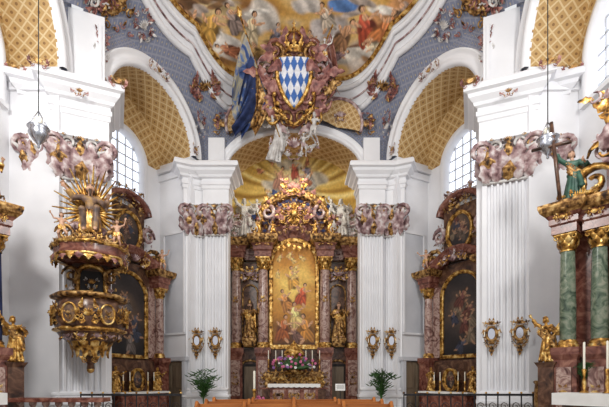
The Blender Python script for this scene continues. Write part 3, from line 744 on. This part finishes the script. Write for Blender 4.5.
# --- niche side altars
def side_paint(seed,rb):
    r=random.Random(seed); p=Painter(dark_bg(C(24,21,24),C(56,46,44),C(116,92,70),0,2,1.6))
    for i in range(8): p.person(r.uniform(-.6,.6),r.uniform(.5,2.9),r.uniform(.8,1.3),r.uniform(-.7,.7),r.choice(rb),C(156,118,90),flip=r.choice((-1,1)))
    return p
def side_altar(name,M,seed,shaft,rb):
    a=MB(name)
    a.box((0,-.3,1.25),(4.1,.6,2.5),BROWNM); a.box((0,-.15,4.7),(3.0,.3,4.4),BROWNM)
    for sg in(-1,1):
        a.rect_sweep(.62,.6,[(.05,0),(.05,.3),(0,.36),(0,2.3),(.06,2.45),(.06,2.65)],REDM,(sg*1.68,-.6,0))
        column(a,sg*1.68,-.6,2.65,5.95,.2,shaft); a.box((sg*1.32,-.3,4.3),(.4,.35,3.3),PINKM)
        corn(a,.65,.75,(sg*1.68,-.5,5.95),.85,REDM,GOLDD)
        a.scroll((sg*1.45,-.5,7.25),.5,GOLDD,sx=-sg,th=.26,turns=1.5); a.scroll((sg*1.15,-.4,8.3),.42,MAUVE,sx=sg,th=.3)
        a.ornament((sg*1.95,-.35,4.5),.35,1.6,GOLDD,MAUVE,6,6)
        a.kid('statue_putto',F_PUT if sg<0 else F_PUT2,[SKIN,GOLD,GOLD,GOLD],T((sg*1.75,-.7,6.75))@R(-sg*.3)@S(.62))
        a.kid('statue_bust',F_STAND,ALLG,T((sg*1.15,-1.0,1.1))@S(.62))
        a.tube([(sg*1.9,-.6,6.8),(sg*1.7,-.55,7.1),(sg*1.2,-.5,7.35)],[.14,.16,.1],REDM,8)
    canvas(a,1.95,2.75,6.35,.95,-.34,side_paint(seed,rb),GOLD,.16,70,110)
    a.sweep2(arch_pts(1.35,6.1,1.1,24),[(0,-.2),(0,-.6),(.1,-.72),(.22,-.72),(.3,-.85),(.36,-.8),(.36,-.2)],REDM,True)
    a.ornament((0,-.8,6.95),1.5,.7,GOLD,MAUVE,seed,12)
    a.box((0,-.2,8.2),(1.9,.35,2.4),BROWNM); canvas(a,1.15,7.5,9.0,.1,-.42,side_paint(seed+4,rb),GOLD,.15,30,40,True)
    a.sweep2(arch_pts(1.0,9.2,.6,20),[(0,0),(0,-.5),(.1,-.6),(.22,-.6),(.28,0)],REDM,True)
    a.ornament((0,-.45,9.9),1.5,.7,GOLDD,MAUVE,seed+2,10); a.ornament((0,-.5,9.3),1.6,.5,GOLD,GOLDD,seed+3,8)
    for sg in(-1,1): a.ornament((sg*1.05,-.45,8.1),.5,1.5,GOLDD,MAUVE,seed+5,8)
    a.rect_sweep(2.5,.85,[(.05,0),(.05,.12),(0,.2),(0,.95),(.08,1.02)],REDM,(0,-1.05,0)); a.box((0,-1.05,1.06),(2.75,1.05,.08),CLOTH)
    o=a.at(T((0,-1.0,0))); canvas(a,.5,1.25,2.0,.1,0,side_paint(seed+8,rb),GOLD,.13,16,20,True); a.M=o
    for x in(-.85,-.5,.5,.85):
        a.lathe([(.1,0),(.03,.06),(.045,.2),(.02,.3),(.05,.46),(.02,.48)],GOLD,10,(x,-1.1,1.1)); a.lathe([(.022,.46),(.022,.85),(0,.87)],WAX,8,(x,-1.1,1.1))
    return a.build(M)
side_altar('side_altar',NL@T((0,1.95,0)),3,PINKM,[C(98,72,58),C(96,52,42),C(110,100,96),C(56,62,80)])
side_altar('side_altar',NR@T((0,1.95,0)),17,PINKM,[C(92,76,64),C(56,58,76),C(124,106,86),C(100,54,44)])

# --- foreground altars
def big_altar(name,M,shaft,cross):
    a=MB(name)
    a.box((0,.1,1.25),(4.8,.8,2.5),BROWNM); a.box((0,.3,4.4),(4.4,.3,4.4),REDM)
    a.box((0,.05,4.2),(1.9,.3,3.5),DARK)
    for sg in(-1,1):
        for x,y in((1.9,-.35),(1.2,-.15)):
            a.rect_sweep(.6,.6,[(.05,0),(.05,.3),(0,.38),(0,2.2),(.07,2.35),(.07,2.55)],REDM,(sg*x,y,0)); a.box((sg*x,y-.33,1.35),(.36,.04,1.3),PINKM)
            column(a,sg*x,y,2.55,5.72,.2,shaft); a.ornament((sg*x,y-.36,1.35),.3,.9,GOLD,GOLD,4,5)
            corn(a,.62,.66,(sg*x,y,5.72),.85,REDM,GOLDD); a.ornament((sg*x,y-.45,6.1),.4,.3,GOLD,GOLD,6,4)
        a.box((sg*1.55,-.05,6.1),(1.2,.5,.7),REDM)
        a.scroll((sg*1.3,-.3,7.0),.5,GOLD,sx=-sg,th=.26); a.ornament((sg*1.6,-.5,6.65),1.0,.5,GOLD,GOLD,5,8)
        a.kid('statue_saint',F_RAISE if cross else F_STAND,[SKIN,GREENR if cross else GOLD,HAIR,GOLDD],T((sg*1.75,-.35,6.55))@R(-sg*.5)@S(.85))
        a.kid('statue_angel',F_RAISE,ALLG,T((sg*2.35,-.55,2.3-.15))@R(sg*.2)@S(.75)); o=a.at(T((sg*2.35,-.5,2.15))); wings(a,GOLD,.6); a.M=o
        a.rect_sweep(.4,.4,[(.04,0),(.04,.2),(0,.3),(0,2.0),(.08,2.15)],BROWNM,(sg*2.35,-.5,0))
        if cross:
            a.tube([(sg*1.95,-.75,6.45),(sg*2.2,-.7,8.9)],.05,BROWNM,6); a.tube([(sg*2.2-.5,-.72,8.3),(sg*2.2+.5,-.7,8.15)],.05,BROWNM,6)
        for x in(.4,.8,1.3):
            a.lathe([(.12,0),(.03,.08),(.055,.25),(.025,.4),(.06,.6),(.02,.62)],GOLD,10,(sg*x,-1.1,1.32)); a.lathe([(.028,.6),(.028,1.3),(0,1.32)],WAX,8,(sg*x,-1.1,1.32))
    a.box((0,-.1,7.7),(2.0,.5,2.2),REDM); a.ornament((0,-.5,8.0),2.2,2.0,GOLD,MAUVE,8,16); a.ornament((0,-.5,9.2),2.4,1.2,GOLD,MAUVE,9,12)
    a.box((0,-1.1,.6),(3.3,1.0,1.2),BROWNM); a.box((0,-1.1,1.26),(3.7,1.2,.1),CLOTH); a.box((0,-1.71,1.16),(3.7,.02,.3),CLOTH)
    return a.build(M)
big_altar('transept_altar',T((9.2,10.6,0))@R(-math.radians(50)),GREENM,True)
big_altar('transept_altar',T((-9.95,10.6,0))@R(math.radians(50)),NAVY,False)

# ---------------------------------------------------------------- pulpit
pu=MB('pulpit')
wv=lambda a:1+.035*math.cos(8*a)
pu.lathe([(.02,-1.15),(.12,-1.1),(.1,-.95),(.22,-.8),(.2,-.65),(.5,-.35),(.85,-.1),(.95,.05)],BROWNM,32,(0,0,3.15),wave=wv)
pu.lathe([(.95,.05),(1.08,.1),(1.08,.16),(.98,.2)],GOLD,32,(0,0,3.15),wave=wv)
pu.lathe([(.98,.18),(1.08,.4),(1.1,.7),(1.0,1.0),(.95,1.1)],BROWNM,32,(0,0,3.15),wave=wv)
pu.lathe([(.95,1.08),(1.12,1.12),(1.15,1.2),(1.05,1.26),(.9,1.26),(.9,.3)],GOLDD,32,(0,0,3.15),wave=wv)
for k in range(7):
    a=-pi*.5+(k-3)*.5
    o=pu.at(R(a+pi/2)@T((0,-1.1,3.72))); 
    if k%2: pu.ornament((0,0,0),.55,.8,GOLD,GOLD,k,8)
    else:
        pu.sweep2([(-.2*math.cos(2*pi*i/20),.28*math.sin(2*pi*i/20)) for i in range(20)],[(0,.02),(0,-.05),(.05,-.05),(.05,.02)],GOLD,True,True)
        pu.add([(.2*math.cos(2*pi*i/20),-.01,.28*math.sin(2*pi*i/20)) for i in range(20)],[tuple(range(20))],GREYR,False); pu.ornament((0,-.03,0),.26,.36,GOLD,GOLDD,k,4)
    pu.M=o
    o=pu.at(R(a+pi/2+.25)@T((0,-.85,3.05))); pu.ornament((0,0,0),.45,.35,GOLD,MAUVE,k+9,5); pu.leaf((0,.15,-.05),pi,.6,.3,GOLD,-.3); pu.M=o
pu.ornament((0,-.4,2.5),.6,.5,GOLD,GOLDD,4,6); pu.blob((0,0,2.02),.12,GOLD)
pu.box((0,.78,4.95),(1.2,.15,1.6),BROWNM)
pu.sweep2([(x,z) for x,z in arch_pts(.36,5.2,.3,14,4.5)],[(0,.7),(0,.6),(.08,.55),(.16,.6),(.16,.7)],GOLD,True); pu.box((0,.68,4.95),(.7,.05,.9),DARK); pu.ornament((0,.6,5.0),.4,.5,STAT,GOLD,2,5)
for sg in(-1,1): pu.scroll((sg*.6,.6,5.2),.3,GOLDD,sx=sg,th=.25); pu.ornament((sg*.6,.6,4.8),.3,.9,GOLDD,MAUVE,3,5)
pu.lathe([(0,.1),(.8,.1),(1.02,.0),(1.1,.08),(1.04,.2),(1.1,.34),(1.05,.44),(.85,.52),(.6,.7),(.45,.9),(0,.95)],REDM,32,(0,.05,5.55),wave=wv)
pu.lathe([(.95,0),(1.12,-.02),(1.14,.05),(1.03,.09)],GOLD,32,(0,.05,5.55),wave=wv); pu.lathe([(1.05,.33),(1.17,.36),(1.14,.44),(1.03,.45)],GOLD,32,(0,.05,5.55),wave=wv)
for k in range(17):
    a=(k-8)*.24
    o=pu.at(T((0,.05,5.6))@R(a)@T((0,-1.1,0))); pu.leaf((0,0,0),pi,.22,.24,(GOLD,ROSE)[k%2],.1); pu.blob((0,-.02,-.22),.03,GOLD)
    if k%2==0: pu.ornament((0,0,.35),.4,.32,GOLD,GOLDD,k,4)
    pu.M=o
for k in range(38):
    a=2*pi*k/38; L=1.25+.32*(k%2)
    pu.tube([(0,.15,7.25),(L*.72*math.cos(a),.15,7.25+L*math.sin(a))],[.085,.016],GOLD,4)
for i in range(12): pu.blob((rn.uniform(-.55,.55),-.1+rn.uniform(-.2,.2),6.35+rn.uniform(-.1,.3)),(.2,.18,.15),MAUVE)
pu.kid('statue_saint',F_SEAT,[SKIN,GREYR,HAIR,GOLD],T((0,-.1,5.95))@S(1.2))
for sg in(-1,1):
    pu.kid('statue_putto',F_PUT if sg<0 else F_PUT2,[SKIN,GOLD,HAIR,GOLD],T((sg*.8,-.35,5.95))@R(-sg*.3)@S(.55)); pu.scroll((sg*.7,-.3,6.3),.3,GOLDD,sx=sg,th=.25)
pu.ornament((0,-.7,6.1),.8,.5,GOLD,GOLDD,6,8)
pu.box((0,.75,3.4),(1.0,.5,1.4),BROWNM)
pu.build(T((-6.66,13.75,0))@R(.40)@T((0,0,-.05)))

# ---------------------------------------------------------------- cartouche over chancel arch
ca=MB('coat_of_arms_cartouche')
n=60; V=[];cols=[]
for j in range(n+1):
    for i in range(n+1):
        u=2*i/n-1; v=j/n; hw=.72*(math.sin(min(1,v*1.35)*pi/2))**.7*(1-.08*math.sin(v*pi*2)); x=u*hw; z=1.65+v*1.9
        V.append((x,-.78-.2*(1-u*u),z)); p=(x*2+z)/.6; q=(x*2-z)/.6
        cols.append(C(48,98,172) if (math.floor(p)+math.floor(q))%2 else C(226,228,234))
ca.add(V,[(j*(n+1)+i,j*(n+1)+i+1,(j+1)*(n+1)+i+1,(j+1)*(n+1)+i) for j in range(n) for i in range(n)],PAINT,False,cols=cols)
sh=[(.76*(math.sin(min(1,v*1.35)*pi/2))**.7,1.65+v*1.9) for v in [k/16 for k in range(17)]]
for sg in(-1,1): ca.tube([(sg*x,-.8,z) for x,z in sh],.1,GOLD,6); 
ca.blob((0,-.1,2.5),(1.2,.62,1.6),ROSE)
ca.ornament((0,-.3,2.5),3.0,3.0,ROSE,GOLDD,12,26,.24)
for sg in(-1,1):
    ca.scroll((sg*1.15,-.5,3.2),.55,MAUVE,sx=sg,th=.25); ca.scroll((sg*1.25,-.45,2.0),.5,ROSE,sx=sg,sz=-1,th=.25); ca.scroll((sg*.95,-.55,1.3),.45,GOLD,sx=-sg,th=.22)
    ca.scroll((sg*.85,-.5,3.9),.42,REDM,sx=-sg,th=.28); ca.ornament((sg*1.5,-.2,2.6),.7,2.2,MAUVE,ROSE,15,8)
    ca.leaf((sg*1.0,-.4,1.2),sg*2.2,1.0,.35,MAUVE,.2)
ca.lathe([(.42,0),(.46,.1),(.4,.16),(.42,.25)],GOLD,20,(0,-.5,3.75))
for k in range(8):
    a=2*pi*k/8; ca.tube([(.42*math.cos(a),-.5+.42*math.sin(a),3.95),(.5*math.cos(a),-.5+.5*math.sin(a),4.3),(.2*math.cos(a),-.5+.2*math.sin(a),4.55),(0,-.5,4.5)],.045,GOLD,5); ca.leaf((.44*math.cos(a),-.5+.44*math.sin(a),3.95),0,.28,.2,GOLD,.1)
ca.blob((0,-.5,4.3),(.36,.36,.26),REDM); ca.blob((0,-.5,4.65),.09,GOLD); ca.box((0,-.5,4.82),(.05,.05,.22),GOLD); ca.box((0,-.5,4.84),(.16,.05,.05),GOLD)
ca.tube([(-1.0,-.6,2.6),(-.85,-.75,1.6),(0,-.85,.95),(.85,-.75,1.6),(1.0,-.6,2.6)],.07,GOLD,6)
for i in range(13):
    t=(i-6)/6; ca.blob((.9*t,-.82,1.0+1.2*t*t),.1,GOLD)
def flag(pts_top,pts_bot,mat,folds=7,seed=0):
    n=30; V=[];F=[]
    for j in range(n+1):
        t=j/n
        a=Vector(pts_top[0]).lerp(Vector(pts_top[1]),t); b=Vector(pts_bot[0]).lerp(Vector(pts_bot[1]),t)
        for i in range(9):
            u=i/8; p=a.lerp(b,u); p.y+=-.2*math.sin(t*folds*2+u*2)*u; p.z-=.12*math.sin(u*pi)*math.sin(t*5); p.x+=.12*u*math.sin(t*folds+1); V.append(p)
    F=[(j*9+i,j*9+i+1,(j+1)*9+i+1,(j+1)*9+i) for j in range(n) for i in range(8)]
    ca.add(V,F,mat)
ca.tube([(-.7,-.6,.5),(-2.3,-.7,5.0)],.045,GOLD,6); ca.leaf((-2.3,-.7,5.0),.3,.4,.2,GOLD,0)
flag([(-1.2,-.68,2.0),(-2.1,-.75,4.4)],[(-2.6,-.6,.4),(-2.95,-.6,2.6)],BLUEF)
flag([(-1.3,-.72,1.8),(-1.9,-.85,3.7)],[(-3.0,-.6,.4),(-2.5,-.8,1.8)],NAVY,9)
flag([(-1.1,-.7,1.6),(-1.7,-.85,3.2)],[(-2.0,-.7,.4),(-1.8,-.95,1.9)],GOLDD,8)
ca.tube([(.8,-.4,3.0),(1.7,-.5,4.8)],.04,GOLD,6)
flag([(1.15,-.5,3.4),(1.6,-.5,4.5)],[(2.0,-.4,2.2),(1.9,-.4,3.2)],REDM)
o=ca.at(T((-1.0,-.45,-.35))); wings(ca,STAT,1.0); ca.M=o
ca.kid('statue_angel',F_RAISE,ALLW,T((-1.0,-.55,-.55))@R(.35)@R(.25,'Y')@S(1.15))
ca.kid('statue_putto',F_PUT,ALLW,T((.95,-.7,.2))@R(-.5)@S(.75)); ca.kid('statue_putto_b',F_PUT2,[STAT,MAUVE,GOLD,GOLD],T((.45,-.7,-.35))@R(.3)@S(.6))
ca.kid('statue_putto_c',F_PUT2,[STAT,GOLD,GOLD,GOLD],T((1.35,-.6,3.1))@S(.7))
ca.ornament((0,-.35,.2),2.2,1.1,STAT,MAUVE,44,10)
ca.build(T((0,20.75,12.95))@R(math.radians(24),'X'))

def vn(x,y):
    e=.05; nx=-(dz(x+e,y)-dz(x-e,y))/(2*e); ny=-(dz(x,y+e)-dz(x,y-e))/(2*e); return Vector((nx,ny,1)).normalized()
sc=MB('vault_stucco_ornament')
for sg in(-1,1):
    for x,y,w,h,sd in((6.85,15.8,1.1,2.4,1),(6.1,16.9,.7,1.1,2),(4.25,19.9,1.2,1.1,3),(7.3,14.9,1.0,1.4,4)):
        nn=vn(sg*x,y); p=Vector((sg*x,y,dz(sg*x,y)))-nn*.05
        yv=nn; xv=Vector((1,0,0))-yv*yv.x; xv.normalize(); zv=xv.cross(yv)
        Mx=Matrix((xv,yv,zv)).transposed().to_4x4(); Mx.translation=p
        o=sc.at(Mx); sc.ornament((0,0,0),w,h,ROSE,GOLDD if sd%2 else STAT,sd,12); sc.M=o
for M in(NL,NR):
    o=sc.at(M); sc.ornament((0,-.3,14.75),1.1,.5,MAUVE,GOLDD,5,8)
    for sg in(-1,1): sc.ornament((sg*2.75,-.25,13.9),.6,1.5,ROSE,STAT,8,8)
    for sg in(-1,1): sc.ornament((sg*2.4,-.2,12.6),.5,.7,MAUVE,GOLDD,9,5)
    sc.M=o
for sg in(-1,1):
    sc.ornament((sg*3.5,20.75,14.2),.8,1.1,ROSE,GOLDD,6,10); sc.ornament((sg*2.3,20.7,14.6),.8,.7,GOLDD,MAUVE,16,8)
sc.build()
for sg in(-1,1):
    g=MB('gilded_shell_panel')
    nn=24; V=[];U=[]
    for j in range(9):
        for i in range(nn+1):
            a=pi*i/nn; r=(j/8); V.append((1.15*r*math.cos(a),-.25*math.sin(pi*r/2)*1,1.25*r*math.sin(a))); U.append((V[-1][0]*3,V[-1][2]*3))
    g.add(V,[(j*(nn+1)+i,j*(nn+1)+i+1,(j+1)*(nn+1)+i+1,(j+1)*(nn+1)+i) for j in range(8) for i in range(nn)],LATT,True,uvs=U)
    g.tube([(1.17*math.cos(pi*i/20),-.25,1.27*math.sin(pi*i/20)) for i in range(21)],.08,MAUVE,6)
    g.build(T((sg*2.15,20.8,14.1))@R(sg*.3,'Y'))

# ---------------------------------------------------------------- small furnishings
def sconce(M):
    s=MB('wall_sconce')
    s.add([(.12*math.cos(2*pi*i/20),-.06,.2*math.sin(2*pi*i/20)) for i in range(20)],[tuple(range(20))],MIRR,False)
    s.sweep2([(-.12*math.cos(2*pi*i/24),.2*math.sin(2*pi*i/24)) for i in range(24)],[(0,.0),(0,-.08),(.06,-.12),(.11,0)],GOLDD,True,True)
    s.ornament((0,-.06,.36),.5,.4,GOLDD,GOLDD,1,7); s.ornament((0,-.06,-.36),.45,.4,GOLDD,GOLDD,2,7); s.leaf((0,-.04,-.42),pi,.4,.16,GOLDD,0)
    for sg in(-1,1):
        s.scroll((sg*.22,-.06,.02),.12,GOLDD,sx=sg,th=.25,n=12); s.leaf((sg*.2,-.05,-.1),-sg*.3,.3,.1,GOLDD,.1)
        s.tube([(0,-.08,-.35),(sg*.12,-.28,-.42),(sg*.24,-.32,-.25),(sg*.24,-.32,-.16)],.018,GOLDD,5); s.lathe([(.02,0),(.06,.03),(.02,.05)],GOLDD,10,(sg*.24,-.32,-.17)); s.lathe([(.016,.03),(.016,.22),(0,.24)],WAX,8,(sg*.24,-.32,-.17))
    s.build(M)
for sg in(-1,1):
    sconce(T((sg*3.78,20.22,3.5))@S(1.1)); sconce(T((sg*4.73,20.33,3.5))@R(-sg*.42)@S(1.1))
sconce(PRM@T((.38,-.26,3.25))@S(.95)); sconce(PRM@T((-.5,-.26,3.25))@S(.95))
def lamp(x,y,z):
    l=MB('sanctuary_lamp'); zt=dz(x,y); k_=1.35
    l.tube([(0,0,.5*k_),(0,0,zt-z)],.014,IRON,5)
    o=l.at(S(k_))
    l.lathe([(0,-.3),(.03,-.27),(.02,-.22),(.13,-.1),(.2,.02),(.17,.1),(.22,.14),(.16,.18),(.1,.22)],SILVER,16)
    for k in range(3):
        a=k*2.09; l.tube([(.2*math.cos(a),.2*math.sin(a),.14),(.08*math.cos(a),.08*math.sin(a),.35),(0,0,.5)],.012,SILVER,4)
    l.lathe([(0,0.18),(.07,.2),(.08,.32),(.05,.36)],WAX,10); l.M=o
    l.build(T((x,y,z)))
lamp(-7.3,12,8.65); lamp(7.25,12,8.35)
def palm(x,y,z,s):
    p=MB('potted_palm'); p.lathe([(0,0),(.16,0),(.2,.3),(.22,.32),(.18,.32)],TERRA,16)
    r=random.Random(int(x*7))
    for k in range(26):
        a=r.uniform(0,6.28); rr=r.uniform(.25,.6); h=r.uniform(.7,1.4)
        pts=[Vector((rr*t*t*math.cos(a),rr*t*t*math.sin(a),.3+h*math.sin(t*pi*.6))) for t in [i/7 for i in range(8)]]
        p.tube(pts,[.012]*8,LEAF,4)
        for i in range(2,8):
            for sd in(-1,1):
                o=p.at(T(pts[i])@R(a)); p.leaf((0,0,0),sd*1.1,.22,.05,LEAF,.1,3); p.M=o
    p.build(T((x,y,z))@S(s))
palm(-4.1,19.0,0,1.2); palm(3.95,19.0,0,1.2); palm(7.9,11.4,1.3,.5)
pw=MB('pew_row')
for r in range(3):
    y=9.4+1.0*r; b=.12
    pw.box((0,y,.95+b),(4.3,.06,.1),PEW); pw.box((0,y+.02,.6),(4.2,.04,.8),PEW); pw.box((0,y-.25,.45),(4.2,.42,.05),PEW)
    for x in(-2.15,-1.1,0,1.1,2.15):
        pw.box((x,y-.2,.45),(.07,.6,.9),PEW); pw.tube([(x,y+.05,.97+b),(x,y-.1,1.04+b),(x,y-.3,.88),(x,y-.48,.82)],.045,PEW,6)
pw.build()
def railing(name,x0,x1,y,z=0,h=1.1):
    r=MB(name); r.box(((x0+x1)/2,y,z+h),(x1-x0,.09,.06),IRON); r.box(((x0+x1)/2,y,z+.12),(x1-x0,.05,.04),IRON)
    n=int((x1-x0)/.34)
    for i in range(n+1):
        x=x0+(x1-x0)*i/n; r.box((x,y,z+h/2),(.03,.03,h),IRON); r.blob((x,y,z+h+.06),.035,GOLD)
        if i<n:
            xc=x+(x1-x0)/n/2; r.scroll((xc,y,z+h*.7),.13,IRON,th=.12,n=12); r.scroll((xc,y,z+h*.36),.13,IRON,sx=-1,sz=-1,th=.12,n=12); r.blob((xc,y-.02,z+h*.54),.035,GOLD)
    r.build()
railing('wrought_iron_railing',-6.6,-3.5,13.0,0,1.18); railing('wrought_iron_railing',3.4,7.4,13.0,0,1.18)
bl=MB('marble_balustrade')
bl.box((-6.9,12.0,1.08),(3.1,.5,.12),REDM); bl.box((-6.9,12.0,.1),(3.0,.45,.2),REDM)
for i in range(8): bl.lathe([(.1,0),(.1,.08),(.05,.14),(.12,.4),(.05,.66),(.1,.74),(.1,.82)],PINKM,14,(-8.2+.37*i,12.0,.2))
bl.build()
br=MB('brass_candle_stand'); br.lathe([(.3,0),(.28,.06),(.08,.12),(.1,.5),(.22,.7),(.24,1.1),(.2,1.5),(.26,1.58),(.2,1.62)],GOLDD,18); br.lathe([(.05,1.6),(.05,1.85),(0,1.87)],WAX,10); br.build(T((7.85,13.3,0)))
sg_=MB('sign_stand'); sg_.tube([(0,0,0),(0,0,1.2)],.02,IRON,6); sg_.box((0,0,.02),(.3,.3,.04),IRON); o=sg_.at(T((0,-.02,1.3))@R(-.25,'X')); sg_.box((0,0,0),(.42,.02,.3),CLOTH)
for k in range(4): sg_.box((0,-.014,.08-.05*k),(.32,.004,.012),IRON)
sg_.M=o; sg_.build(T((2.0,18.2,0)))
pc=MB('paschal_candlestick'); pc.lathe([(.25,0),(.22,.08),(.06,.16),(.09,.5),(.04,.7),(.07,1.1),(.14,1.2),(.05,1.22)],GOLD,16); pc.lathe([(.05,1.2),(.05,2.0),(0,2.03)],WAX,12); pc.build(T((-1.75,18.5,0)))

fl=MB('floor'); fl.add([(-12,-4,0),(12,-4,0),(12,28,0),(-12,28,0)],[(0,1,2,3)],FLOORM,False); fl.build()

# ---------------------------------------------------------------- light
w=bpy.data.worlds.new('World'); scene.world=w; w.use_nodes=True
bg=w.node_tree.nodes['Background']; bg.inputs[0].default_value=(.97,.98,1,1); bg.inputs[1].default_value=.82
def area(name,loc,tgt,size,e,col=(1,1,1)):
    l=bpy.data.lights.new(name,'AREA'); l.energy=e; l.size=size; l.color=col
    o=bpy.data.objects.new(name,l); scene.collection.objects.link(o); o.location=loc
    o.rotation_euler=(Vector(tgt)-Vector(loc)).to_track_quat('-Z','Y').to_euler()
area('added_fill_left',(-6.5,5,11),(2,20,8),1.8,900,(1,.98,.95))  # added fill lamp out of view, aimed forward; no clerestory window is built
area('added_fill_right',(6.5,5,11),(-2,20,9),1.8,620,(1,.98,.95))  # weaker added fill from the right, likewise without a window behind it
area('chancel_light',(0,21.9,12.9),(0,25.5,8),2.0,150,(1,.92,.75))
cam=bpy.data.cameras.new('camera'); co=bpy.data.objects.new('camera',cam); scene.collection.objects.link(co)
co.location=(0,0,1.7); co.rotation_euler=(pi/2,0,0); cam.sensor_width=36; cam.lens=36*420/609
cam.shift_x=.0172; cam.shift_y=.2865; cam.clip_end=200
scene.camera=co
